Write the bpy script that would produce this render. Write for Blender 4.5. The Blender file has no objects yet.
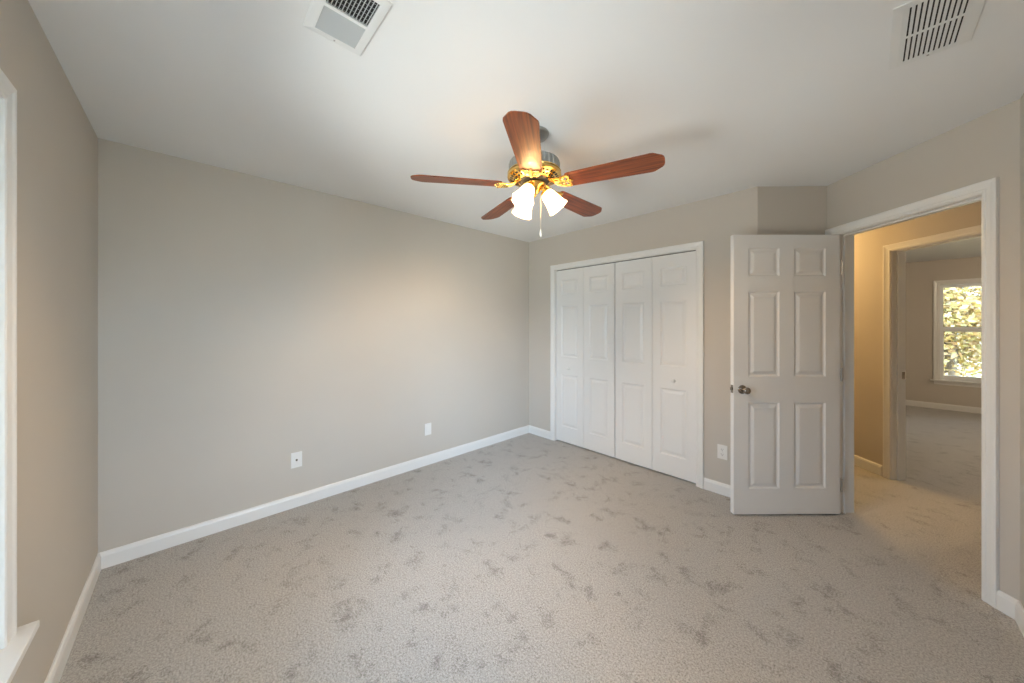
import bpy, bmesh, math, random
from mathutils import Vector, Matrix

random.seed(7)
C = bpy.context.scene.collection
PI = math.pi
R2 = 2 ** -.5

# ------------------------------------------------------------------ camera
PSI = 0.811913
cam = bpy.data.cameras.new('camera')
cam.sensor_width = 36.0
cam.lens = 336.8 * 36.0 / 1024.0
cam.shift_y = -17.04 / 1024.0
cam.clip_start = 0.02
co = bpy.data.objects.new('camera', cam)
C.objects.link(co)
co.location = (2.9921, -3.1363, 1.3854)
co.rotation_euler = (PI / 2, 0, PSI)
bpy.context.scene.camera = co

# ------------------------------------------------------------------ view, sky, sun
vs = bpy.context.scene.view_settings
vs.view_transform = 'Standard'
vs.look = 'None'
vs.gamma = 1.0
vs.use_curve_mapping = False
vs.exposure = 0.0

SKY = 13.5
GROUND = 20.0
SUN = 17.0
BULB_W = 48.0
HALL_W = 33.0
FAR_W = 56.0

w = bpy.data.worlds.new('sky')
bpy.context.scene.world = w
w.use_nodes = True
nt = w.node_tree
nt.nodes.clear()
tc = nt.nodes.new('ShaderNodeTexCoord')
sep = nt.nodes.new('ShaderNodeSeparateXYZ')
ramp = nt.nodes.new('ShaderNodeValToRGB')
mp = nt.nodes.new('ShaderNodeMapRange')
bg = nt.nodes.new('ShaderNodeBackground')
out = nt.nodes.new('ShaderNodeOutputWorld')
mp.inputs[1].default_value = -1
mp.inputs[2].default_value = 1
nt.links.new(tc.outputs['Generated'], sep.inputs[0])
nt.links.new(sep.outputs[2], mp.inputs[0])
nt.links.new(mp.outputs[0], ramp.inputs[0])
nt.links.new(ramp.outputs[0], bg.inputs[0])
nt.links.new(bg.outputs[0], out.inputs[0])
cr = ramp.color_ramp
stops = ((0.0, (.30, .32, .32)), (.35, (.34, .37, .37)), (.46, (.38, .44, .45)), (.50, (.44, .57, .72)), (.56, (.66, .90, 1.22)), (1.0, (.54, .82, 1.26)))
cr.elements[0].position = 0.0; cr.elements[0].color = (*stops[0][1], 1)
cr.elements[1].position = 1.0; cr.elements[1].color = (*stops[-1][1], 1)
for p_, c_ in stops[1:-1]:
    e = cr.elements.new(p_); e.color = (*c_, 1)
# sunlit paving and lawn in front of the window side (-y) of the house
r2 = nt.nodes.new('ShaderNodeValToRGB')
g = GROUND / SKY
gs = ((.17, 0), (.23, .9), (.27, 1.0), (.32, .9), (.40, 0))
r2.color_ramp.elements[0].position = gs[0][0]; r2.color_ramp.elements[0].color = (0, 0, 0, 1)
r2.color_ramp.elements[1].position = gs[-1][0]; r2.color_ramp.elements[1].color = (0, 0, 0, 1)
for p_, v_ in gs[1:-1]:
    e = r2.color_ramp.elements.new(p_); e.color = (v_ * g * .97, v_ * g * 1.0, v_ * g * 1.03, 1)
az = nt.nodes.new('ShaderNodeMapRange')
az.interpolation_type = 'SMOOTHSTEP'
az.inputs[1].default_value = -.30
az.inputs[2].default_value = -.62
mul = nt.nodes.new('ShaderNodeVectorMath'); mul.operation = 'SCALE'
addv = nt.nodes.new('ShaderNodeVectorMath'); addv.operation = 'ADD'
nt.links.new(mp.outputs[0], r2.inputs[0])
nt.links.new(sep.outputs[1], az.inputs[0])
nt.links.new(r2.outputs[0], mul.inputs[0]); nt.links.new(az.outputs[0], mul.inputs['Scale'])
# sky made brighter towards +x, added fill for the left-hand walls
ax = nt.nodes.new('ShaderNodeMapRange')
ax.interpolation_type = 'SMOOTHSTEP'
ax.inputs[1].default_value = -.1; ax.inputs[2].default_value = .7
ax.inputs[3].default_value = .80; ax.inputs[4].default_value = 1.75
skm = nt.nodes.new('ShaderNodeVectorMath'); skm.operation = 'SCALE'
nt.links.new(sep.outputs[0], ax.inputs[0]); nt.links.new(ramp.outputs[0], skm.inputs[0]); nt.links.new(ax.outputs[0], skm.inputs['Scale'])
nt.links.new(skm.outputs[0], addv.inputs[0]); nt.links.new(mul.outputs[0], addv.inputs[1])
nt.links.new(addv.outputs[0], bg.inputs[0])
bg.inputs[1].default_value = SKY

sun = bpy.data.lights.new('sun', 'SUN')
sun.energy = SUN
sun.angle = math.radians(1)
sun.color = (1, .95, .85)
so = bpy.data.objects.new('sun', sun)
C.objects.link(so)
sd = Vector((-.95, .10, .9)).normalized()
so.rotation_euler = sd.to_track_quat('Z', 'Y').to_euler()


def portal(name, loc, direction, sx, sy):
    l = bpy.data.lights.new(name, 'AREA')
    l.shape = 'RECTANGLE'
    l.size = sx
    l.size_y = sy
    l.energy = 1
    l.cycles.is_portal = True
    o = bpy.data.objects.new(name, l)
    C.objects.link(o)
    o.location = loc
    o.rotation_euler = Vector(direction).to_track_quat('-Z', 'Z').to_euler()


portal('portal_bedroom', (1.796, -3.66, 1.25), (0, 1, 0), .92, 1.54)
portal('portal_bedroom_side', (3.62, -2.75, 1.25), (-1, 0, 0), 1.30, 1.54)
portal('portal_far_room', (4.22, 5.90, 1.28), (0, -1, 0), .84, 1.58)

# ------------------------------------------------------------------ materials
MATS = {}


def mat(name, col, rough=.5, metal=0.0, coat=0.0, spec=.5):
    m = bpy.data.materials.new(name)
    m.use_nodes = True
    b = m.node_tree.nodes['Principled BSDF']
    b.inputs['Base Color'].default_value = (*col, 1)
    b.inputs['Roughness'].default_value = rough
    b.inputs['Metallic'].default_value = metal
    b.inputs['Specular IOR Level'].default_value = spec
    if coat:
        b.inputs['Coat Weight'].default_value = coat
        b.inputs['Coat Roughness'].default_value = .16
    MATS[name] = m
    return m


def nodes(m):
    n = m.node_tree.nodes
    return n, m.node_tree.links, n['Principled BSDF']


def add_noise_bump(m, scale, strength, dist=.002, detail=4, var=.04):
    """fine procedural relief and a faint colour unevenness of the surface itself"""
    n, l, b = nodes(m)
    t = n.new('ShaderNodeTexCoord')
    no = n.new('ShaderNodeTexNoise')
    no.inputs['Scale'].default_value = scale
    no.inputs['Detail'].default_value = detail
    bu = n.new('ShaderNodeBump')
    bu.inputs['Strength'].default_value = strength
    bu.inputs['Distance'].default_value = dist
    l.new(t.outputs['Object'], no.inputs['Vector'])
    l.new(no.outputs['Fac'], bu.inputs['Height'])
    l.new(bu.outputs[0], b.inputs['Normal'])
    if var:
        n2 = n.new('ShaderNodeTexNoise')
        n2.inputs['Scale'].default_value = 1.7
        n2.inputs['Detail'].default_value = 3
        l.new(t.outputs['Object'], n2.inputs['Vector'])
        mr = n.new('ShaderNodeMapRange')
        mr.inputs[1].default_value = .3
        mr.inputs[2].default_value = .7
        mr.inputs[3].default_value = 1 - var
        mr.inputs[4].default_value = 1 + var
        l.new(n2.outputs['Fac'], mr.inputs[0])
        mx = n.new('ShaderNodeVectorMath')
        mx.operation = 'SCALE'
        mx.inputs[0].default_value = b.inputs['Base Color'].default_value[:3]
        l.new(mr.outputs[0], mx.inputs['Scale'])
        l.new(mx.outputs[0], b.inputs['Base Color'])


M_WALL = mat('greige_wall_paint', (.572, .522, .458), .75, spec=.3)
add_noise_bump(M_WALL, 260, .08, .001, 3, .015)
M_CEIL = mat('white_ceiling_paint', (.84, .835, .82), .9, spec=.2)
add_noise_bump(M_CEIL, 180, .10, .001, 3, .01)
M_TRIM = mat('white_semigloss_paint', (.82, .805, .775), .32)
add_noise_bump(M_TRIM, 60, .03, .001, 2, .01)
M_DOOR = mat('white_door_paint', (.82, .805, .78), .30)
add_noise_bump(M_DOOR, 90, .04, .001, 3, .01)
M_VINYL = mat('white_vinyl_sash', (.86, .87, .87), .3)
M_PLATE = mat('white_plastic_plate', (.80, .78, .74), .35)
M_DARK = mat('dark_slot', (.02, .018, .016), .7)
M_DUCT = mat('dark_duct_interior', (.05, .048, .045), .8)
M_VENT = mat('white_enamelled_steel', (.80, .80, .78), .35)
M_VENTG = mat('grey_vent_louvre', (.55, .56, .55), .45)
M_BRASS = mat('polished_brass', (.86, .58, .19), .18, 1.0)
M_NICKEL = mat('satin_nickel', (.45, .43, .40), .28, 1.0)
M_STEEL = mat('brushed_grey_steel', (.36, .37, .36), .32, .9)
M_PEWTER = mat('aged_nickel_knob', (.34, .30, .26), .22, 1.0)
M_FOB = mat('white_glazed_fob', (.85, .84, .80), .2)
M_CHAIN = mat('pale_bead_chain', (.75, .70, .58), .3, .8)
M_BARK = mat('grey_brown_bark', (.20, .15, .11), .9)
M_GRASS = mat('leaf_strewn_lawn', (.42, .38, .20), .95)
add_noise_bump(M_GRASS, 3, .3, .05, 6, .25)

# varnished mahogany blade, grain along local x
M_WOOD = mat('varnished_mahogany', (.30, .09, .035), .42, coat=.30, spec=.35)
n, l, b = nodes(M_WOOD)
t = n.new('ShaderNodeTexCoord')
ma = n.new('ShaderNodeMapping')
ma.inputs['Scale'].default_value = (2.2, 55, 10)
no = n.new('ShaderNodeTexNoise')
no.inputs['Scale'].default_value = 1.6
no.inputs['Detail'].default_value = 6
no.inputs['Distortion'].default_value = .6
rp = n.new('ShaderNodeValToRGB')
rp.color_ramp.elements[0].position = .32
rp.color_ramp.elements[0].color = (.095, .016, .004, 1)
rp.color_ramp.elements[1].position = .70
rp.color_ramp.elements[1].color = (.33, .080, .018, 1)
l.new(t.outputs['Object'], ma.inputs[0])
l.new(ma.outputs[0], no.inputs['Vector'])
l.new(no.outputs['Fac'], rp.inputs[0])
l.new(rp.outputs[0], b.inputs['Base Color'])

# carpet: twisted-pile speckle, trodden nap marks
M_CARPET = mat('beige_cut_pile_carpet', (.45, .41, .36), 1.0, spec=.05)
n, l, b = nodes(M_CARPET)
b.inputs['Sheen Weight'].default_value = .25
b.inputs['Sheen Roughness'].default_value = .6
t = n.new('ShaderNodeTexCoord')
f1 = n.new('ShaderNodeTexNoise'); f1.inputs['Scale'].default_value = 125; f1.inputs['Detail'].default_value = 6; f1.inputs['Roughness'].default_value = .95
f2 = n.new('ShaderNodeTexVoronoi'); f2.inputs['Scale'].default_value = 170
f3 = n.new('ShaderNodeTexNoise'); f3.inputs['Scale'].default_value = 7.5; f3.inputs['Detail'].default_value = 7; f3.inputs['Roughness'].default_value = .72; f3.inputs['Distortion'].default_value = .25
for q in (f1, f2, f3):
    l.new(t.outputs['Object'], q.inputs['Vector'])
r1 = n.new('ShaderNodeValToRGB')
r1.color_ramp.elements[0].position = .385; r1.color_ramp.elements[0].color = (.185, .170, .150, 1)
r1.color_ramp.elements[1].position = .585; r1.color_ramp.elements[1].color = (.60, .570, .528, 1)
l.new(f1.outputs['Fac'], r1.inputs[0])
r3 = n.new('ShaderNodeValToRGB')            # trodden, darker nap in patches
r3.color_ramp.elements[0].position = .30; r3.color_ramp.elements[0].color = (.52, .49, .47, 1)
r3.color_ramp.elements[1].position = .465; r3.color_ramp.elements[1].color = (1, 1, 1, 1)
mm = n.new('ShaderNodeMath'); mm.operation = 'MULTIPLY_ADD'; mm.inputs[1].default_value = .45
m0 = n.new('ShaderNodeMath'); m0.operation = 'SUBTRACT'; m0.inputs[1].default_value = .5
l.new(f1.outputs['Fac'], m0.inputs[0]); l.new(m0.outputs[0], mm.inputs[0]); l.new(f3.outputs['Fac'], mm.inputs[2])
l.new(mm.outputs[0], r3.inputs[0])
mx = n.new('ShaderNodeMix'); mx.data_type = 'RGBA'; mx.blend_type = 'MULTIPLY'; mx.inputs[0].default_value = 1.0
l.new(r1.outputs[0], mx.inputs[6]); l.new(r3.outputs[0], mx.inputs[7])
l.new(mx.outputs[2], b.inputs['Base Color'])
ad = n.new('ShaderNodeMath'); ad.operation = 'ADD'
l.new(f1.outputs['Fac'], ad.inputs[0]); l.new(f2.outputs['Distance'], ad.inputs[1])
bu = n.new('ShaderNodeBump'); bu.inputs['Strength'].default_value = .30; bu.inputs['Distance'].default_value = .004
l.new(ad.outputs[0], bu.inputs['Height']); l.new(bu.outputs[0], b.inputs['Normal'])

# thin window pane: transparent with a fresnel reflection
def glass(name, tint):
  m = bpy.data.materials.new(name)
  m.use_nodes = True
  n = m.node_tree.nodes; l = m.node_tree.links
  n.clear()
  tr = n.new('ShaderNodeBsdfTransparent'); tr.inputs[0].default_value = (*tint, 1)
  gl = n.new('ShaderNodeBsdfGlossy'); gl.inputs['Roughness'].default_value = .02
  fr = n.new('ShaderNodeFresnel'); fr.inputs[0].default_value = 1.45
  mi = n.new('ShaderNodeMixShader'); ou = n.new('ShaderNodeOutputMaterial')
  l.new(fr.outputs[0], mi.inputs[0]); l.new(tr.outputs[0], mi.inputs[1]); l.new(gl.outputs[0], mi.inputs[2]); l.new(mi.outputs[0], ou.inputs[0])
  return m


M_GLASS = glass('clear_window_glass', (.95, .97, .96))
M_DIMGLASS = glass('dimmed_window_glass', (.70, .70, .67))  # pane darkened to tone down the bright view through the far window

# lit frosted glass shade and bulb
def lit_mat(name, col, glow, strength):
    m = mat(name, col, .35)
    n, l, b = nodes(m)
    b.inputs['Emission Color'].default_value = (*glow, 1)
    b.inputs['Emission Strength'].default_value = strength
    return m


M_SHADE = mat('frosted_lamp_glass', (.92, .88, .80), .3)
n, l, b = nodes(M_SHADE)
tl = n.new('ShaderNodeBsdfTranslucent'); tl.inputs[0].default_value = (.95, .88, .74, 1)
tr = n.new('ShaderNodeBsdfTransparent'); tr.inputs[0].default_value = (1, .93, .80, 1)
m1 = n.new('ShaderNodeMixShader'); m1.inputs[0].default_value = .55
m2 = n.new('ShaderNodeMixShader'); m2.inputs[0].default_value = .11
l.new(b.outputs[0], m1.inputs[1]); l.new(tl.outputs[0], m1.inputs[2])
l.new(m1.outputs[0], m2.inputs[1]); l.new(tr.outputs[0], m2.inputs[2])
l.new(m2.outputs[0], n['Material Output'].inputs[0])
M_BULB = lit_mat('lit_bulb', (1, 1, 1), (1.0, .80, .52), 40.0)
M_HALLGLASS = lit_mat('lit_hall_glass', (.9, .86, .78), (1.0, .70, .36), 4.0)

# autumn leaves: a colour for each leaf
M_LEAF = mat('autumn_leaves', (.5, .4, .1), .6)
n, l, b = nodes(M_LEAF)
ge = n.new('ShaderNodeNewGeometry')
rp = n.new('ShaderNodeValToRGB')
rp.color_ramp.interpolation = 'LINEAR'
rp.color_ramp.elements[0].position = 0; rp.color_ramp.elements[0].color = (.34, .31, .12, 1)
rp.color_ramp.elements[1].position = 1; rp.color_ramp.elements[1].color = (.58, .48, .34, 1)
for p_, c_ in ((.25, (.54, .44, .18)), (.5, (.58, .43, .15)), (.75, (.50, .31, .15))):
    e = rp.color_ramp.elements.new(p_); e.color = (*c_, 1)
l.new(ge.outputs['Random Per Island'], rp.inputs[0])
l.new(rp.outputs[0], b.inputs['Base Color'])
b.inputs['Transmission Weight'].default_value = 0.0


# ------------------------------------------------------------------ mesh helpers
def obj(name, bm, m, parent=None, smooth=False, loc=None):
    me = bpy.data.meshes.new(name)
    bmesh.ops.recalc_face_normals(bm, faces=bm.faces)
    bm.to_mesh(me)
    bm.free()
    for mm in (m if isinstance(m, (list, tuple)) else [m]):
        me.materials.append(mm)
    if smooth:
        for p in me.polygons:
            p.use_smooth = True
        try:
            me.set_sharp_from_angle(angle=math.radians(38))
        except Exception:
            pass
    o = bpy.data.objects.new(name, me)
    C.objects.link(o)
    if parent:
        o.parent = parent
    if loc:
        o.location = loc
    return o


def tag(o, label=None, cat=None, group=None, kind=None):
    if label: o['label'] = label
    if cat: o['category'] = cat
    if group: o['group'] = group
    if kind: o['kind'] = kind
    return o


def empty(name, loc=(0, 0, 0), rz=0):
    o = bpy.data.objects.new(name, None)
    o.empty_display_size = .1
    C.objects.link(o)
    o.location = loc
    o.rotation_euler = (0, 0, rz)
    return o


def copy_tree(o, parent=None):
    c = o.copy()
    C.objects.link(c)
    if parent:
        c.parent = parent
    for ch in [x for x in bpy.data.objects if x.parent == o and x is not c]:
        copy_tree(ch, c)
    return c


def box(bm, lo, hi, M=None, bev=0.0):
    vs_ = []
    for z in (lo[2], hi[2]):
        for x, y in ((lo[0], lo[1]), (hi[0], lo[1]), (hi[0], hi[1]), (lo[0], hi[1])):
            vs_.append(bm.verts.new((x, y, z)))
    F = [(0, 3, 2, 1), (4, 5, 6, 7), (0, 1, 5, 4), (1, 2, 6, 5), (2, 3, 7, 6), (3, 0, 4, 7)]
    fs = [bm.faces.new([vs_[i] for i in f]) for f in F]
    if bev:
        ed = {e for f in fs for e in f.edges}
        r = bmesh.ops.bevel(bm, geom=list(ed), offset=bev, segments=2, profile=.5, affect='EDGES')
        vs_ = list({v for f in r['faces'] for v in f.verts} | {v for v in vs_ if v.is_valid})
    if M is not None:
        bmesh.ops.transform(bm, matrix=M, verts=[v for v in vs_ if v.is_valid])


def lathe(bm, prof, seg=32, M=None, cap=True):
    rings = []
    for r, z in prof:
        if r < 1e-6:
            rings.append([bm.verts.new((0, 0, z))])
        else:
            rings.append([bm.verts.new((r * math.cos(2 * PI * i / seg), r * math.sin(2 * PI * i / seg), z)) for i in range(seg)])
    for a, b_ in zip(rings, rings[1:]):
        for i in range(seg):
            j = (i + 1) % seg
            if len(a) == 1 and len(b_) > 1:
                bm.faces.new((a[0], b_[i], b_[j]))
            elif len(b_) == 1 and len(a) > 1:
                bm.faces.new((a[i], b_[0], a[j]))
            elif len(a) > 1:
                bm.faces.new((a[i], b_[i], b_[j], a[j]))
    if cap:
        for r in (rings[0], rings[-1]):
            if len(r) > 1:
                bm.faces.new(r)
    if M is not None:
        bmesh.ops.transform(bm, matrix=M, verts=[v for r in rings for v in r])


def tube(bm, pts, rad, seg=10):
    pts = [Vector(p) for p in pts]
    rings = []
    for i, p in enumerate(pts):
        d = (pts[min(i + 1, len(pts) - 1)] - pts[max(i - 1, 0)]).normalized()
        up = Vector((0, 0, 1)) if abs(d.z) < .9 else Vector((1, 0, 0))
        x = d.cross(up).normalized(); y = d.cross(x)
        r = rad[i] if isinstance(rad, (list, tuple)) else rad
        rings.append([bm.verts.new(p + r * (x * math.cos(2 * PI * k / seg) + y * math.sin(2 * PI * k / seg))) for k in range(seg)])
    for a, b_ in zip(rings, rings[1:]):
        for k in range(seg):
            j = (k + 1) % seg
            bm.faces.new((a[k], a[j], b_[j], b_[k]))
    bm.faces.new(rings[0]); bm.faces.new(rings[-1])


def frame2d(O, U, N):
    """matrix: local x along the wall, local y = out of the wall into the room, z up"""
    return Matrix(((U[0], N[0], 0, O[0]), (U[1], N[1], 0, O[1]), (0, 0, 1, 0), (0, 0, 0, 1)))


# ------------------------------------------------------------------ plan of the place
H = 2.44
cC = Vector((0, 0)); cL = Vector((0, -3.525)); cR = Vector((3.4835, -3.525))
cG = Vector((3.4835, -.3332)); cF = Vector((2.7826, .3677)); cE = Vector((2.4149, 0))
DW = Vector((R2, -R2))       # along the doorway wall, towards the camera
DD = Vector((R2, R2))        # from the bedroom out through the doorway


def P(s, d):
    return cF + DW * s + DD * d


def wall(name, p0, p1, out_n, thick, openings=(), label=None, z1=H):
    """slab from p0 to p1, its room face on that line, thickness towards out_n"""
    p0 = Vector(p0); p1 = Vector(p1); L = (p1 - p0).length; U = (p1 - p0) / L
    M = frame2d(p0, U, Vector(out_n))
    bm = bmesh.new()
    cuts = sorted(openings)
    x = 0
    for a, b_, za, zb in cuts:
        box(bm, (x, 0, 0), (a, thick, z1), M)
        if za > 0: box(bm, (a, 0, 0), (b_, thick, za), M)
        if zb < z1: box(bm, (a, 0, zb), (b_, thick, z1), M)
        x = b_
    box(bm, (x, 0, 0), (L, thick, z1), M)
    bmesh.ops.remove_doubles(bm, verts=bm.verts, dist=1e-5)
    o = obj(name, bm, M_WALL)
    return tag(o, label, 'wall', kind='structure')


bm = bmesh.new(); box(bm, (-.25, -3.80, -.25), (6.75, 6.0, 0))
tag(obj('floor', bm, M_CARPET), 'beige cut-pile carpet with trodden darker patches', 'carpet', kind='structure')
bm = bmesh.new(); box(bm, (-.25, -3.80, H), (6.75, 6.0, H + .2))
tag(obj('ceiling', bm, M_CEIL), 'smooth white painted ceiling over the bedroom', 'ceiling', kind='structure')

W1 = (1.341, 2.251, .485, 2.013)          # bedroom window opening (x0, x1, z0, z1)
W3 = (-3.40, -2.10, .485, 2.013)           # unseen right-wall window, added for fill light (along y)
W2 = (3.800, 4.640, .48, 2.05)           # far room window
CLO = (.415, 1.985, 0, 2.047)             # closet opening
DS0, DS1, DH = .083, .863, 2.060         # bedroom doorway along DW
HS0, HS1, HH = -.480, .330, 2.052        # hall doorway
HALL0, HALL1 = .115, .98                 # hall faces along DD

wall('wall_back', (0, -3.525), (0, 0), (-1, 0), .115, (), 'long plain greige wall left of the closet, two outlet plates on it')
wall('wall_left', (-.115, -3.525), (3.6, -3.525), (0, -1), .14, [(W1[0] + .115, W1[1] + .115, W1[2], W1[3])], 'greige window wall at the far left edge')
wall('wall_closet', (-.115, 0), (cE.x, 0), (0, 1), .115, [(CLO[0] + .115, CLO[1] + .115, 0, CLO[3])], 'greige wall around the white closet doors')
wall('wall_nook', cE, cF, (-R2, R2), .115, (), 'short shaded greige wall above the open white door')
wall('wall_doorway', P(-2.5, 0), P(1.8, 0), DD, .115, [(2.5 + DS0, 2.5 + DS1, 0, DH)], 'greige wall pierced by the white-cased doorway')
wall('wall_right', cG, (3.4835, -3.665), (1, 0), .14, [(cG.y - W3[1], cG.y - W3[0], W3[2], W3[3])], 'greige wall at the right edge beside the doorway')
wall('wall_hall', P(-2.5, HALL1), P(4.3, HALL1), DD, .115, [(2.5 + HS0, 2.5 + HS1, 0, HH)], 'warmly lit tan hall wall behind the doorway')
wall('wall_hall_end', P(-2.5, 0), P(-2.5, HALL1 + .115), -DW, .115, (), 'end wall of the hall beyond the open door')
wall('wall_hall_turn', P(1.8, 0), P(1.8, HALL1), DW, .115, (), 'end wall of the hall right of the doorway')
q0 = P(-2.4, HALL1 + .115)
wall('wall_far', (q0.x - .1, 5.75), (6.6, 5.75), (0, 1), .14, [(W2[0] - q0.x + .1, W2[1] - q0.x + .1, W2[2], W2[3])], 'dim taupe wall with the window in the far room')
wall('wall_far_left', (q0.x, q0.y - .1), (q0.x, 5.75), (-1, 0), .115, (), 'left side wall of the far room')
q1 = P(4.2, HALL1 + .115)
wall('wall_far_right', (q1.x, q1.y - .1), (q1.x, 5.75), (1, 0), .14, (), 'right side wall of the far room')
bm = bmesh.new()
box(bm, (-.115, .115, 0), (0, .80, H)); box(bm, (2.16, .115, 0), (2.25, .80, H)); box(bm, (-.115, .72, 0), (2.25, .80, H))
tag(obj('wall_closet_inside', bm, M_WALL), 'inner walls of the closed closet', 'wall', kind='structure')


# ---- baseboards: one mitred moulding along each run
BB = [(0, 0), (.014, 0), (.014, .072), (.011, .080), (.010, .086), (.005, .093), (0, .093)]


def baseboard(name, p0, p1, nrm, m0=0, m1=0, label=None):
    """p0->p1 along the wall; m0/m1 shift of each end per unit of thickness (mitre)"""
    p0 = Vector(p0); p1 = Vector(p1); L = (p1 - p0).length
    M = frame2d(p0, (p1 - p0) / L, Vector(nrm))
    bm = bmesh.new()
    A = [bm.verts.new(M @ Vector((m0 * d, d, z))) for d, z in BB]
    B = [bm.verts.new(M @ Vector((L + m1 * d, d, z))) for d, z in BB]
    k = len(BB)
    for i in range(k):
        j = (i + 1) % k
        bm.faces.new((A[i], A[j], B[j], B[i]))
    bm.faces.new(A); bm.faces.new(B)
    return tag(obj(name, bm, M_TRIM), label, 'baseboard', kind='structure')


T8 = math.tan(PI / 8)
baseboard('baseboard_back', cL, cC, (1, 0), 1, -1, 'white baseboard along the long plain wall')
baseboard('baseboard_left', (3.4835, -3.525), cL, (0, 1), 1, -1, 'white baseboard under the window at the left edge')
baseboard('baseboard_closet_left', cC, (.360, 0), (0, -1), 1, 0, 'short white baseboard between room corner and closet')
baseboard('baseboard_closet_right', (2.044, 0), cE, (0, -1), 0, T8, 'short white baseboard between closet and open door')
baseboard('baseboard_nook', cE, cF, (R2, -R2), -T8, -1, 'white baseboard hidden behind the open door')
baseboard('baseboard_doorway', P(.921, 0), cG, -DD, 0, -T8, 'stub of white baseboard right of the doorway casing')
baseboard('baseboard_right', cG, (3.4835, -3.525), (-1, 0), T8, -1, 'white baseboard on the right edge wall')
baseboard('baseboard_hall', P(-2.5, HALL1), P(HS0 - .066, HALL1), -DD, 0, 0, 'baseboard along the warm hall wall')
baseboard('baseboard_hall_right', P(HS1 + .066, HALL1), P(1.8, HALL1), -DD, 0, 0, 'baseboard on the hall wall right of its doorway')
baseboard('baseboard_far', (q0.x, 5.75), (6.52, 5.75), (0, -1), 0, 0, 'baseboard under the far room window')

# ---- door and window casings
PROF = [(0, 0), (0, .009), (.006, .012), (.014, .0125), (.018, .010), (.036, .0135), (.046, .017), (.054, .0175), (.057, .015), (.057, 0)]


def casing_bm(bm, M, x0, x1, z0, z1, wl=.057, wr=.057, wt=.057, bottom=False):
    loops = []
    for o_, d in PROF:
        a, b_, c_ = o_ / .057 * wl, o_ / .057 * wr, o_ / .057 * wt
        loops.append([bm.verts.new(M @ Vector(v)) for v in ((x0 - a, d, z0), (x0 - a, d, z1 + c_), (x1 + b_, d, z1 + c_), (x1 + b_, d, z0))])
    for p_, q_ in zip(loops, loops[1:]):
        for i in range(3):
            bm.faces.new((p_[i], p_[i + 1], q_[i + 1], q_[i]))
    bm.faces.new([lp[0] for lp in loops]); bm.faces.new([lp[3] for lp in loops])


def jamb_bm(bm, M, x0, x1, z1, d0, d1, t=.018, stop=None, z0=0):
    """lining of an opening between depths d0..d1 (negative = into the wall)"""
    box(bm, (x0 - t, d0, z0), (x0, d1, z1 + t), M)
    box(bm, (x1, d0, z0), (x1 + t, d1, z1 + t), M)
    box(bm, (x0, d0, z1), (x1, d1, z1 + t), M)
    if stop:
        s0, s1, sd_ = stop
        box(bm, (x0, s0, z0), (x0 + sd_, s1, z1), M)
        box(bm, (x1 - sd_, s0, z0), (x1, s1, z1), M)
        box(bm, (x0 + sd_, s0, z1 - sd_), (x1 - sd_, s1, z1), M)


def trim(name, M, x0, x1, z1, depth, label, stop=None, wl=.057, back=True, rv=.005, face=0.0):
    t_ = empty(name)
    tag(t_, label, 'door casing', kind='structure')
    bm = bmesh.new()
    casing_bm(bm, M, x0 - rv, x1 + rv, 0, z1 + rv, wl=wl)
    obj('casing', bm, M_TRIM, t_)
    if back:
        bm = bmesh.new()
        M2 = M @ Matrix(((1, 0, 0, 0), (0, -1, 0, -depth), (0, 0, 1, 0), (0, 0, 0, 1)))
        casing_bm(bm, M2, x0 - rv, x1 + rv, 0, z1 + rv)
        obj('casing', bm, M_TRIM, t_)
    bm = bmesh.new()
    jamb_bm(bm, M, x0, x1, z1, -depth, 0.0005, stop=stop)
    obj('jamb', bm, M_TRIM, t_)
    return t_


M_CLOSET = frame2d((0, 0), (1, 0), (0, -1))
M_DOORW = frame2d(cF, DW, -DD)
M_HALLW = frame2d(P(0, HALL1), DW, -DD)
TC = 'white moulded casing framing the closet doors'
trim('trim_1', M_CLOSET, CLO[0] + .018, CLO[1] - .018 + .013, CLO[3] - .018, .115, TC, back=False)
td = trim('trim_2', M_DOORW, DS0 + .002, DS1 - .002, DH - .018, .115, 'white moulded casing and jamb of the bedroom doorway', stop=(-.052, -.040, .011), wl=.08)
th = trim('trim_3', M_HALLW, HS0 + .012, HS1 - .012, HH - .014, .115, 'warmly lit white casing of the doorway across the hall', stop=(-.075, -.040, .011))
# strike plates let into the jambs
bm = bmesh.new(); box(bm, (DS1 - .0045, -.030, .875), (DS1 - .0015, -.004, .945), M_DOORW); tag(obj('strike_plate', bm, M_PEWTER, td), 'dark metal strike plate')
bm = bmesh.new(); box(bm, (HS0 + .0115, -.112, .90), (HS0 + .0150, -.084, .962), M_HALLW); box(bm, (HS0 + .011, -.105, .917), (HS0 + .0155, -.093, .945), M_HALLW)
tag(obj('strike_plate', bm, M_PEWTER, th), 'dark metal strike plate')


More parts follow.
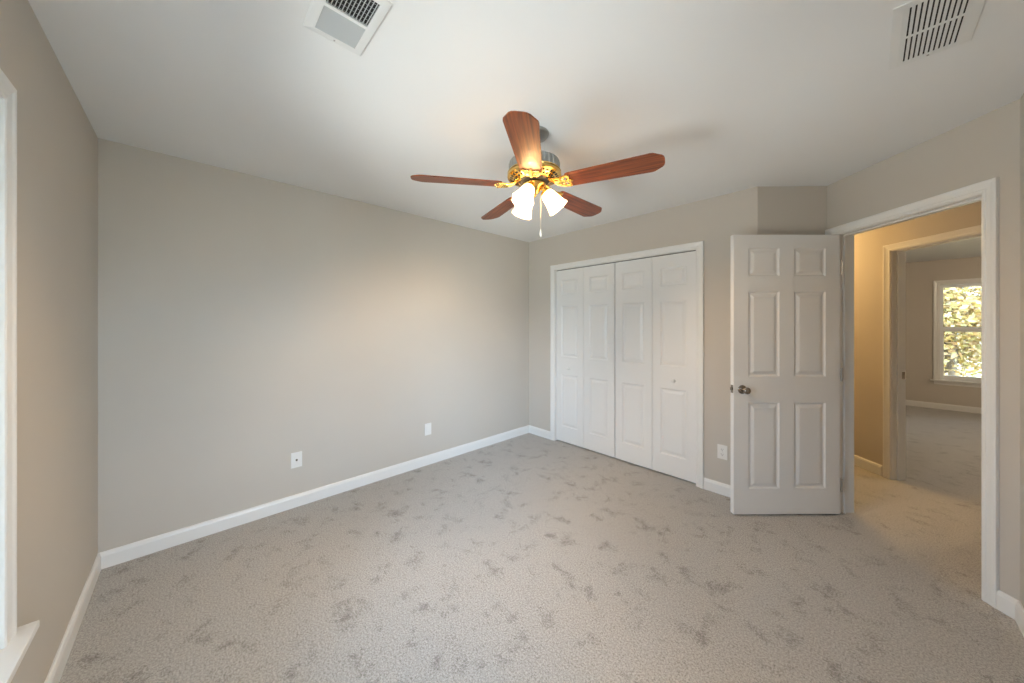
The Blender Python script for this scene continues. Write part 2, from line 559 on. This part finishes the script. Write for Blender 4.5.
# ------------------------------------------------------------------ panelled doors
def panel_face(bm, xs, zs, panels, y, sgn, depth=.0075, M=None):
    """a face at local y, cut on a grid; cells in `panels` get a moulded, raised field. sgn: outward y"""
    X = sorted(set(xs)); Z = sorted(set(zs))
    vs_ = []

    def V(x, d, z):
        v = bm.verts.new((x, y + sgn * d, z)); vs_.append(v); return v
    for i in range(len(X) - 1):
        for j in range(len(Z) - 1):
            x0, x1, z0, z1 = X[i], X[i + 1], Z[j], Z[j + 1]
            cell = (round(x0, 4), round(x1, 4), round(z0, 4), round(z1, 4))
            if cell not in panels:
                bm.faces.new((V(x0, 0, z0), V(x1, 0, z0), V(x1, 0, z1), V(x0, 0, z1)))
                continue
            rings = []
            for ins, d in ((0, 0), (.004, -.002), (.010, -depth), (.021, -depth), (.040, -.0015), (.046, -.001)):
                rings.append([V(x0 + ins, d, z0 + ins), V(x1 - ins, d, z0 + ins), V(x1 - ins, d, z1 - ins), V(x0 + ins, d, z1 - ins)])
            for a, b_ in zip(rings, rings[1:]):
                for k in range(4):
                    q = (k + 1) % 4
                    bm.faces.new((a[k], a[q], b_[q], b_[k]))
            bm.faces.new(rings[-1])
    return vs_


def panel_leaf(wd, z0, z1, th, cols, rows):
    """leaf from local x 0..wd, y 0..th (front at y=0 facing -y)"""
    bm = bmesh.new()
    xs = [0, wd] + [c for ab in cols for c in ab]
    zs = [z0, z1] + [c for ab in rows for c in ab]
    pan = {(round(a, 4), round(b_, 4), round(c, 4), round(d, 4)) for a, b_ in cols for c, d in rows}
    panel_face(bm, xs, zs, pan, 0, -1)
    panel_face(bm, xs, zs, pan, th, 1)
    c = [bm.verts.new(v) for v in ((0, 0, z0), (wd, 0, z0), (wd, th, z0), (0, th, z0), (0, 0, z1), (wd, 0, z1), (wd, th, z1), (0, th, z1))]
    for f in ((0, 1, 2, 3), (4, 5, 6, 7), (1, 2, 6, 5), (3, 0, 4, 7)):
        bm.faces.new([c[i] for i in f])
    bmesh.ops.remove_doubles(bm, verts=bm.verts, dist=1e-5)
    return bm


# open bedroom door: hinge on the left jamb, opened a little short of square
dl = P(DS0 + .003, 0) + (-DD) * .017
door = empty('door_1', (dl.x, dl.y, 0))
tag(door, 'open white six-panel bedroom door with dark round knob', 'door', kind='structure')
ang = math.atan2(-DD.y, -DD.x) + math.radians(2.0)
door.rotation_euler = (0, 0, ang)
# local +x runs from the hinge to the latch edge; local +y faces the camera after the mirror below
DWID = .776
cols = [(.104, .336), (.441, .669)]
rows = [(.195, .82), (1.007, 1.626), (1.734, 1.939)]
bm = panel_leaf(DWID, .012, 2.035, .035, cols, rows)
obj('door_leaf', bm, M_DOOR, door)


def knob_bm(sign):
    b2 = bmesh.new()
    prof = [(0, 0), (.032, 0), (.032, .003), (.028, .008), (.014, .012), (.0110, .022), (.0120, .030), (.018, .036), (.0235, .042), (.0250, .049), (.0240, .056), (.019, .062), (.009, .0655), (0, .066)]
    lathe(b2, prof, 32, Matrix.Rotation(sign * PI / 2, 4, 'X'))
    return b2


k = obj('door_knob', knob_bm(-1), M_PEWTER, door, True, (.714, .035, .915))
k = obj('door_knob', knob_bm(1), M_PEWTER, door, True, (.714, .0, .915))
bm = bmesh.new()
box(bm, (DWID - .001, .005, .888), (DWID + .0015, .030, .945)); box(bm, (DWID, .011, .906), (DWID + .012, .024, .927), None, .002)
tag(obj('latch_plate', bm, M_PEWTER, door), 'dark metal latch plate')
for z in (.22, 1.02, 1.80):
    bm = bmesh.new()
    lathe(bm, [(.0055, -.045), (.0055, .045)], 12); lathe(bm, [(.0075, .045), (.0045, .052)], 12)
    box(bm, (.002, -.0005, -.044), (.0035, .006, .044))
    obj('hinge', bm, M_NICKEL, door, True, (-.004, .041, z))

# closet bifold doors
CX0, CX1 = CLO[0] + .018 + .004, CLO[1] - .018 + .013 - .004
CW = (CX1 - CX0 - .006) / 4
crow = [(.19, .80), (1.005, 1.60), (1.735, 1.905)]
for nm, base, lab, kx, tilt in (('door_2', CX0, 'left pair of white bifold closet doors', .19, .012),
                                ('door_3', CX0 + 2 * CW + .006, 'right pair of white bifold closet doors', .585, .0)):
    e_ = empty(nm, (base, .016, 0))
    tag(e_, lab, 'closet door', kind='structure')
    for i in range(2):
        bm = panel_leaf(CW - .003, .014, 2.021, .032, [(.075, CW - .078)], crow)
        lf = obj('door_leaf', bm, M_DOOR, e_, False, (i * CW + .0015, 0, 0))
        if i == 0 and tilt:
            lf.rotation_euler = (0, 0, tilt * .5)
        elif tilt:
            lf.location.y = tilt * .5 * CW
            lf.rotation_euler = (0, 0, -tilt * .2)
    bm = bmesh.new()
    lathe(bm, [(0, 0), (.011, 0), (.009, .006), (.008, .014), (.013, .019), (.0165, .024), (.0155, .030), (.009, .034), (0, .035)], 24, Matrix.Rotation(PI / 2, 4, 'X'))
    obj('door_knob', bm, M_TRIM, e_, True, (kx, 0.0005, .878))
    bm = bmesh.new()
    box(bm, (0, .008, 2.0222), (2 * CW, .026, 2.0288))
    tag(obj('track', bm, M_DUCT, e_), 'dark overhead track')


# ------------------------------------------------------------------ windows
def make_window(name, W, M, wt, label, m_pane=M_GLASS):
    """double-hung window; M: local x along wall, y into the room, origin on the room face"""
    x0, x1, z0, z1 = W
    e_ = empty(name)
    tag(e_, label, 'window', kind='structure')
    bm = bmesh.new(); casing_bm(bm, M, x0, x1, z0, z1); obj('casing', bm, M_TRIM, e_)
    bm = bmesh.new(); jamb_bm(bm, M, x0 + .012, x1 - .012, z1 - .012, -wt, .0005, .012, z0=z0); obj('window_frame', bm, M_TRIM, e_)
    bm = bmesh.new(); box(bm, (x0 - .089, .0, z0 - .022), (x1 + .089, .050, z0), M, .003); box(bm, (x0 + .001, -wt, z0 - .02), (x1 - .001, .002, z0 + .001), M)
    obj('window_sill', bm, M_TRIM, e_)
    bm = bmesh.new(); box(bm, (x0 - .05, .0, z0 - .078), (x1 + .05, .012, z0 - .022), M, .002); obj('apron', bm, M_TRIM, e_)
    zm = z0 + (z1 - z0) * .52
    st, a, b_ = .042, x0 + .014, x1 - .014
    for nm_, za, zb, d in (('upper_sash', zm - .02, z1 - .014, -.115), ('lower_sash', z0 + .003, zm + .02, -.075)):
        bm = bmesh.new()
        box(bm, (a, d, za), (a + st, d + .032, zb), M, .002); box(bm, (b_ - st, d, za), (b_, d + .032, zb), M, .002)
        box(bm, (a + st, d, za), (b_ - st, d + .032, za + .070), M, .002); box(bm, (a + st, d, zb - .048), (b_ - st, d + .032, zb), M, .002)
        s_ = obj(nm_, bm, M_VINYL, e_)
        bm = bmesh.new(); box(bm, (a + st - .004, d + .013, za + .066), (b_ - st + .004, d + .017, zb - .044), M); obj('pane', bm, m_pane, s_)
    bm = bmesh.new(); box(bm, ((a + b_) / 2 - .03, -.070, zm + .018), ((a + b_) / 2 + .03, -.046, zm + .030), M, .003)
    obj('sash_lock', bm, M_NICKEL, e_)
    return e_


make_window('window_1', W1, frame2d((0, -3.525), (1, 0), (0, 1)), .14, 'tall white window at the left edge, deep sill corner showing')
make_window('fill_window', W3, frame2d((cR.x, 0), (0, 1), (-1, 0)), .14, 'unseen white window added in the right wall for fill light')
make_window('window_2', W2, frame2d((0, 5.75), (1, 0), (0, -1)), .14, 'far room window full of yellow autumn leaves', M_DIMGLASS)

# ------------------------------------------------------------------ ceiling fan
HX, HY = 1.725, -1.765
fan = empty('ceiling_fan', (HX, HY, H))
tag(fan, 'brass ceiling fan with five mahogany blades and three lit glass shades', 'ceiling fan')
Z = lambda z: z - H
bm = bmesh.new()
lathe(bm, [(0, 0), (.080, 0), (.081, -.006), (.076, -.016), (.060, -.027), (.042, -.034), (.034, -.036), (0, -.036)], 40)
obj('canopy', bm, M_STEEL, fan, True)
bm = bmesh.new()
lathe(bm, [(.019, -.030), (.019, Z(2.31)), (.034, Z(2.305)), (.040, Z(2.292)), (.060, Z(2.284)), (.060, Z(2.278))], 28)
obj('downrod', bm, M_STEEL, fan, True)
# ribbed upper housing
bm = bmesh.new()
SEG = 120
prof = [(.050, 2.286), (.120, 2.286), (.136, 2.279), (.141, 2.268), (.141, 2.232), (.138, 2.224), (.05, 2.224)]
rings = []
for r, z in prof:
    ring = []
    for i in range(SEG):
        rr = r - (.0045 if (r > .1405 and i % 4 in (2, 3)) else 0)
        a = 2 * PI * i / SEG
        ring.append(bm.verts.new((rr * math.cos(a), rr * math.sin(a), Z(z))))
    rings.append(ring)
for a, b_ in zip(rings, rings[1:]):
    for i in range(SEG):
        j = (i + 1) % SEG
        bm.faces.new((a[i], b_[i], b_[j], a[j]))
bm.faces.new(rings[0]); bm.faces.new(rings[-1])
tag(obj('motor_housing', bm, M_STEEL, fan), 'grey ribbed motor housing')
# brass band with pierced underside
bm = bmesh.new()
lathe(bm, [(.139, Z(2.226)), (.146, Z(2.224)), (.148, Z(2.219)), (.145, Z(2.214)), (.145, Z(2.206)), (.149, Z(2.202)), (.148, Z(2.197)), (.140, Z(2.194)), (.136, Z(2.197)), (.136, Z(2.220))], 72, cap=False)
NA, RR = 96, [(.140, 2.1945), (.134, 2.192), (.120, 2.188), (.113, 2.186), (.099, 2.182), (.092, 2.180), (.086, 2.178), (.080, 2.1765)]
rg = [[bm.verts.new((r * math.cos(2 * PI * i / NA), r * math.sin(2 * PI * i / NA), Z(z))) for i in range(NA)] for r, z in RR]
for k_ in range(len(RR) - 1):
    for i in range(NA):
        if k_ in (1, 3) and (i + (k_ == 3)) % 3 != 0:
            continue
        j = (i + 1) % NA
        bm.faces.new((rg[k_][i], rg[k_ + 1][i], rg[k_ + 1][j], rg[k_][j]))
obj('brass_band', bm, M_BRASS, fan, True)
bm = bmesh.new()
lathe(bm, [(.05, Z(2.205)), (.135, Z(2.205)), (.135, Z(2.199)), (.085, Z(2.186)), (.05, Z(2.186))], 48)
tag(obj('vent_backing', bm, M_DUCT, fan), 'dark interior behind the pierced brass')
# rotor disc the irons screw to
bm = bmesh.new()
lathe(bm, [(0, Z(2.190)), (.082, Z(2.190)), (.086, Z(2.184)), (.084, Z(2.174)), (.060, Z(2.168)), (0, Z(2.168))], 48)
obj('flywheel', bm, M_DARK, fan, True)


def blade_bm():
    """local x outward from the hub axis, chord along y; tip clipped at both corners"""
    b2 = bmesh.new()
    half = [(.186, .048), (.190, .054), (.205, .058), (.40, .064), (.585, .070), (.600, .0705), (.612, .068), (.648, .042), (.656, .030), (.659, .015)]
    outl = half + [(x, -y) for x, y in reversed(half)]
    top = [b2.verts.new((x, y, .003)) for x, y in outl]
    bot = [b2.verts.new((x, y, -.003)) for x, y in outl]
    b2.faces.new(top); b2.faces.new(bot)
    k = len(outl)
    for i in range(k):
        j = (i + 1) % k
        b2.faces.new((top[i], top[j], bot[j], bot[i]))
    return b2


def iron_bm():
    """cast blade iron: shank, then a scrolled plate with pierced rings under the blade root"""
    b2 = bmesh.new()
    z = -.0065
    tube(b2, [(.060, 0, .034), (.085, 0, .031), (.105, 0, .018), (.125, 0, .002), (.150, 0, z)], [.009, .010, .010, .009, .007], 10)
    for sy in (-1, 1):
        tube(b2, [(.075, sy * .014, .032), (.105, sy * .020, .016), (.130, sy * .026, .000), (.158, sy * .034, z), (.178, sy * .044, z), (.196, sy * .047, z), (.206, sy * .040, z), (.204, sy * .030, z), (.194, sy * .026, z)], .0052, 8)
        ring = [(.186 + .016 * math.cos(a), sy * .020 + .016 * math.sin(a), z) for a in [2 * PI * q / 14 for q in range(15)]]
        tube(b2, ring, .0048, 8)
        lathe(b2, [(0, 0), (.007, 0), (.0065, -.004), (.003, -.006), (0, -.0065)], 12, Matrix.Translation((.198, sy * .046, z)))
    tube(b2, [(.145, 0, z), (.175, 0, z), (.205, 0, z), (.222, 0, z)], [.010, .008, .007, .003], 8)
    lathe(b2, [(0, 0), (.008, 0), (.007, -.005), (.003, -.007), (0, -.0075)], 12, Matrix.Translation((.214, 0, z)))
    tube(b2, [(.150, -.030, z), (.156, 0, z), (.150, .030, z)], .006, 8)
    return b2


PH = math.radians(-52.1)
blade0 = obj('blade', blade_bm(), M_WOOD, fan, False)
iron0 = obj('blade_iron', iron_bm(), M_BRASS, blade0, True)
tag(iron0, 'scrolled brass blade iron')
for k_ in range(5):
    bl = blade0 if k_ == 0 else copy_tree(blade0, fan)
    bl.location = (0, 0, Z(2.150))
    a = PH + k_ * 2 * PI / 5
    bl.rotation_euler = (Matrix.Rotation(a, 4, 'Z') @ Matrix.Rotation(math.radians(-10.5), 4, 'X')).to_euler()
# light kit
bm = bmesh.new()
lathe(bm, [(0, Z(2.170)), (.050, Z(2.170)), (.062, Z(2.163)), (.064, Z(2.155)), (.058, Z(2.146)), (.044, Z(2.138)), (.036, Z(2.130)), (.030, Z(2.118)), (.020, Z(2.108)), (.011, Z(2.102)), (.012, Z(2.096)), (.006, Z(2.089)), (0, Z(2.087))], 40)
for k_ in range(3):
    a = PSI + k_ * 2 * PI / 3
    d = Vector((math.cos(a), math.sin(a), 0))
    tube(bm, [d * .030 + Vector((0, 0, Z(2.140))), d * .050 + Vector((0, 0, Z(2.138))), d * .064 + Vector((0, 0, Z(2.114)))], [.013, .012, .012], 12)
obj('light_kit', bm, M_BRASS, fan, True)


def shade_bm():
    b2 = bmesh.new()
    SG = 36
    outer = [(.026, 0), (.031, -.006), (.036, -.022), (.041, -.048), (.047, -.076), (.054, -.100), (.060, -.116)]
    inner = [(r - .003, z) for r, z in reversed(outer)]
    rings_ = []
    for q, (r, z) in enumerate(outer + inner):
        wv = max(0, (-z - .080) / .036) * .0022
        rings_.append([b2.verts.new(((r + wv * math.cos(9 * 2 * PI * i / SG)) * math.cos(2 * PI * i / SG), (r + wv * math.cos(9 * 2 * PI * i / SG)) * math.sin(2 * PI * i / SG), z)) for i in range(SG)])
    for a_, b_ in zip(rings_, rings_[1:]):
        for i in range(SG):
            j = (i + 1) % SG
            b2.faces.new((a_[i], b_[i], b_[j], a_[j]))
    return b2


TILT = math.radians(39)
for k_ in range(3):
    a = PSI + k_ * 2 * PI / 3
    d = Vector((math.cos(a), math.sin(a), 0))
    base = d * .062 + Vector((0, 0, Z(2.118)))
    R_ = Matrix.Rotation(a, 4, 'Z') @ Matrix.Rotation(-TILT, 4, 'Y')
    if k_ == 0:
        sh0 = obj('lamp_shade', shade_bm(), M_SHADE, fan, True)
        bm = bmesh.new(); lathe(bm, [(0, .012), (.016, .012), (.024, .008), (.030, .0), (.0305, -.008), (.027, -.010), (.012, -.010)], 28)
        obj('shade_holder', bm, M_BRASS, sh0, True)
        bm = bmesh.new(); lathe(bm, [(0, -.008), (.012, -.009), (.013, -.020), (.017, -.025), (.019, -.031), (.016, -.036), (.009, -.039), (0, -.040)], 24)
        obj('bulb', bm, M_BULB, sh0, True)
        sh = sh0
    else:
        sh = copy_tree(sh0, fan)
    sh.location = base
    sh.rotation_euler = R_.to_euler()
    # the bulb's light, at the mouth of its shade
    L_ = bpy.data.lights.new('fan_bulb_light', 'POINT')
    L_.energy = BULB_W
    L_.color = (1.0, .70, .40)
    L_.shadow_soft_size = .016
    lo = bpy.data.objects.new('fan_bulb_light', L_)
    C.objects.link(lo)
    axis = (R_ @ Vector((0, 0, -1, 0))).xyz
    lo.location = Vector((HX, HY, H)) + base + axis * .058
# pull chain
right = Vector((math.cos(PSI), math.sin(PSI), 0))
pc = right * .036
bm = bmesh.new()
tube(bm, [pc + Vector((0, 0, Z(2.140))), pc + Vector((0, 0, Z(1.905)))], .0009, 6)
zz = 2.128
while zz > 1.906:
    bmesh.ops.create_icosphere(bm, subdivisions=1, radius=.0017, matrix=Matrix.Translation(pc + Vector((0, 0, Z(zz)))))
    zz -= .0042
ch = obj('pull_chain', bm, M_CHAIN, fan, True)
bm = bmesh.new()
lathe(bm, [(0, .0), (.003, 0), (.004, -.004), (.0035, -.008), (.0062, -.016), (.0072, -.026), (.0058, -.034), (.003, -.038), (0, -.039)], 18, Matrix.Translation(pc + Vector((0, 0, Z(1.908)))))
tag(obj('pull_fob', bm, M_FOB, ch, True), 'white pull fob')

# ------------------------------------------------------------------ ceiling vents
# register near the top left of the photo: two banks of curved fins around a centre bar
vent = empty('ceiling_register', (1.7725, -2.7565, H))
tag(vent, 'small white ceiling supply vent, one bank dark, one grey', 'vent')
hx, hy = .1465, .0985
ix, iy = .120, .067
bm = bmesh.new()
loops = []
for ox, oy, z in ((hx, hy, 0), (hx, hy, -.003), (hx - .004, hy - .004, -.005), (ix + .006, iy + .006, -.007), (ix, iy, -.007), (ix, iy, .0)):
    loops.append([bm.verts.new(v) for v in ((-ox, -oy, z), (ox, -oy, z), (ox, oy, z), (-ox, oy, z))])
for a, b_ in zip(loops, loops[1:]):
    for i in range(4):
        j = (i + 1) % 4
        bm.faces.new((a[i], a[j], b_[j], b_[i]))
box(bm, (-.0065, -iy, -.007), (.0065, iy, -.001))
obj('frame', bm, M_VENT, vent)
for x_ in (-.134, .134):
    bm = bmesh.new(); lathe(bm, [(0, 0), (.0035, 0), (.003, -.0015), (0, -.002)], 10, Matrix.Translation((x_, 0, -.0058))); tag(obj('screw', bm, M_NICKEL, vent, True), 'dark grey screw')
bm = bmesh.new(); box(bm, (-ix, -iy, -.0012), (ix, iy, -.0004)); tag(obj('duct_opening', bm, M_DARK, vent), 'black duct opening')


def fins(x0, x1, n_, tilt):
    b2 = bmesh.new()
    for i in range(n_):
        x = x0 + (x1 - x0) * (i + .5) / n_
        box(b2, (-.0036, -iy, -.0003), (.0036, iy, .0003), Matrix.Translation((x, 0, -.0055)) @ Matrix.Rotation(tilt, 4, 'Y'))
    return b2


tag(obj('fin_bank', fins(-ix, -.0065, 13, math.radians(-40)), M_VENTG, vent), 'pale grey fin bank seen closed')
fb = fins(.0065, ix, 6, math.radians(40))
for i in range(12):
    y = -iy + (i + .5) * 2 * iy / 12
    box(fb, (.0065, y - .0012, -.0050), (ix, y + .0012, -.0025))
tag(obj('fin_bank', fb, M_VENTG, vent), 'fin bank with dark openings and cross bars')

# stamped return grille near the top right
gr = empty('return_air_grille', (3.1545, -1.240, H))
tag(gr, 'white slotted return air grille in ceiling near the doorway', 'vent')
hx, hy = .1025, .197
sx, sy = .0685, .169
bm = bmesh.new()
loops = []
for ox, oy, z in ((hx, hy, 0), (hx, hy, -.003), (hx - .004, hy - .004, -.0035), (sx + .010, sy + .010, -.0045), (sx, sy, -.004), (sx, sy, 0)):
    loops.append([bm.verts.new(v) for v in ((-ox, -oy, z), (ox, -oy, z), (ox, oy, z), (-ox, oy, z))])
for a, b_ in zip(loops, loops[1:]):
    for i in range(4):
        j = (i + 1) % 4
        bm.faces.new((a[i], a[j], b_[j], b_[i]))
obj('frame', bm, M_VENT, gr)
bm = bmesh.new(); lathe(bm, [(0, 0), (.004, 0), (.003, -.002), (0, -.0025)], 10, Matrix.Translation((0, sy + .014, -.0043))); obj('screw', bm, M_NICKEL, gr, True)
bm = bmesh.new(); box(bm, (-sx, -sy, -.0012), (sx, sy, -.0004)); tag(obj('duct_opening', bm, M_DARK, gr), 'black duct opening')
bm = bmesh.new()
pitch = 2 * sx / 11
for i in range(12):
    x = -sx + i * pitch
    box(bm, (max(-sx, x - .0040), -sy, -.0045), (min(sx, x + .0040), sy, -.0034))
box(bm, (-sx, -.006, -.0052), (sx, .006, -.0034))
obj('slotted_panel', bm, M_VENT, gr)


# ------------------------------------------------------------------ outlets
def outlet(name, M, label, kind):
    """M: local x along wall, y into the room; origin at plate centre"""
    e_ = empty(name)
    e_.matrix_world = M
    tag(e_, label, 'outlet')
    bm = bmesh.new(); box(bm, (-.036, 0, -.058), (.036, .006, .058), None, .0025); obj('cover_plate', bm, M_PLATE, e_)
    if kind == 'duplex':
        for z in (-.0195, .0195):
            bm = bmesh.new()
            lathe(bm, [(.0165, 0), (.0165, .0022), (.0155, .003), (0, .003)], 24, Matrix.Translation((0, .0055, z)) @ Matrix.Rotation(-PI / 2, 4, 'X'))
            r_ = obj('receptacle', bm, M_PLATE, e_)
            bm = bmesh.new()
            for x, hh in ((-.0062, .0042), (.0062, .0036)):
                box(bm, (x - .0012, .0080, z + .003 - hh), (x + .0012, .0088, z + .003 + hh))
            lathe(bm, [(.0026, 0), (.0026, .0008), (0, .0008)], 12, Matrix.Translation((0, .0080, z - .008)) @ Matrix.Rotation(-PI / 2, 4, 'X'))
            tag(obj('socket_slots', bm, M_DARK, r_), 'dark socket slots')
        zs = (0,)
    elif kind == 'coax':
        bm = bmesh.new()
        lathe(bm, [(.0075, 0), (.0075, .003), (.0050, .003), (.0050, .011), (.0036, .011), (.0036, .004), (0, .004)], 20, Matrix.Translation((0, .0055, 0)) @ Matrix.Rotation(-PI / 2, 4, 'X'), cap=False)
        tag(obj('cable_jack', bm, M_PEWTER, e_), 'dark cable jack')
        zs = (-.042, .042)
    else:
        bm = bmesh.new(); box(bm, (-.0165, .005, -.0335), (.0165, .0085, .0335), None, .0015); obj('receptacle', bm, M_PLATE, e_)
        zs = (-.042, .042)
    for z in zs:
        bm = bmesh.new(); lathe(bm, [(.0034, 0), (.0030, .0012), (0, .0015)], 12, Matrix.Translation((0, .0056, z)) @ Matrix.Rotation(-PI / 2, 4, 'X')); obj('screw', bm, M_PLATE, e_)
    return e_


def wm(x, y, z, U, N):
    return Matrix(((U[0], N[0], 0, x), (U[1], N[1], 0, y), (0, 0, 1, z), (0, 0, 0, 1)))


outlet('wall_plate', wm(0, -2.562, .355, (0, 1), (1, 0)), 'white plate with dark jack on long wall, nearer the window', 'coax')
outlet('wall_outlet', wm(0, -1.446, .350, (0, 1), (1, 0)), 'white outlet plate on long wall, nearer the closet', 'decora')
outlet('wall_outlet', wm(2.180, 0, .346, (1, 0), (0, -1)), 'white duplex outlet between closet casing and open door', 'duplex')

# ------------------------------------------------------------------ hall ceiling light, and one added to warm the far room (both unseen)
def dome_light(x, y, watt, col, label):
    hl = empty('ceiling_light', (x, y, H))
    tag(hl, label, 'ceiling light')
    bm = bmesh.new(); lathe(bm, [(0, 0), (.15, 0), (.155, -.010), (.150, -.022), (0, -.022)], 40); obj('base', bm, M_BRASS, hl, True)
    bm = bmesh.new(); lathe(bm, [(.142, -.022), (.140, -.040), (.120, -.070), (.080, -.092), (.040, -.102), (0, -.105)], 40); obj('glass_dome', bm, M_HALLGLASS, hl, True)
    L_ = bpy.data.lights.new('dome_bulb_light', 'POINT'); L_.energy = watt; L_.color = col; L_.shadow_soft_size = .08
    lo = bpy.data.objects.new('dome_bulb_light', L_); C.objects.link(lo); lo.location = (x, y, H - .20)


hp = P(-1.5, (HALL0 + HALL1) / 2)
dome_light(hp.x, hp.y, HALL_W, (1.0, .66, .27), 'round frosted glass ceiling light in the hall')
dome_light(5.1, 3.1, FAR_W, (1.0, .82, .60), 'unseen round ceiling light added to warm the far room')

# ------------------------------------------------------------------ outside the far window
bm = bmesh.new(); box(bm, (-12, 6.05, -.9), (30, 40, -.6))
tag(obj('ground', bm, M_GRASS), 'leaf-strewn ground behind the house', 'ground', kind='structure')


def tree(x, y, h, cr_, nleaf, label):
    t_ = empty('autumn_tree', (x, y, -.6))
    tag(t_, label, 'tree', 'trees beyond the far room window')
    bm = bmesh.new()
    pts = [Vector((0, 0, 0)), Vector((.05, .02, h * .3)), Vector((-.04, .06, h * .6)), Vector((.02, 0, h * .92))]
    tube(bm, pts, [.16, .12, .08, .02], 10)
    tips = []
    for i in range(26):
        z = h * random.uniform(.12, .85); a = random.uniform(0, 2 * PI); r = cr_ * random.uniform(.5, .95)
        p0 = Vector((0, 0, z)); p1 = p0 + Vector((math.cos(a) * r, math.sin(a) * r, r * random.uniform(.1, .5)))
        tube(bm, [p0, (p0 + p1) / 2 + Vector((0, 0, .08)), p1], [.035, .022, .008], 6)
        tips += [p1, (p0 + p1) / 2]
    obj('trunk', bm, M_BARK, t_, True)
    bm = bmesh.new()
    for i in range(nleaf):
        c = random.choice(tips)
        p = c + Vector((random.gauss(0, .34), random.gauss(0, .34), random.gauss(0, .30)))
        s = random.uniform(.04, .08)
        u = Vector((random.gauss(0, 1), random.gauss(0, 1), random.gauss(0, .7))).normalized()
        v = u.cross(Vector((random.gauss(0, 1), random.gauss(0, 1), random.gauss(0, 1)))).normalized()
        w_ = u.cross(v)
        q = [p - u * s, p - u * s * .2 + v * s * .55, p + u * s, p - u * s * .1 - v * s * .55 + w_ * s * .2]
        bm.faces.new([bm.verts.new(k) for k in q])
    obj('foliage', bm, M_LEAF, t_)
    return t_


tree(4.3, 10.0, 4.8, 1.55, 11000, 'golden autumn tree filling the far window')
tree(9.6, 11.5, 5.0, 1.7, 5200, 'yellow autumn tree standing right of the golden one')
tree(4.8, 16.8, 6.5, 2.1, 6000, 'pale tall autumn tree farther back')
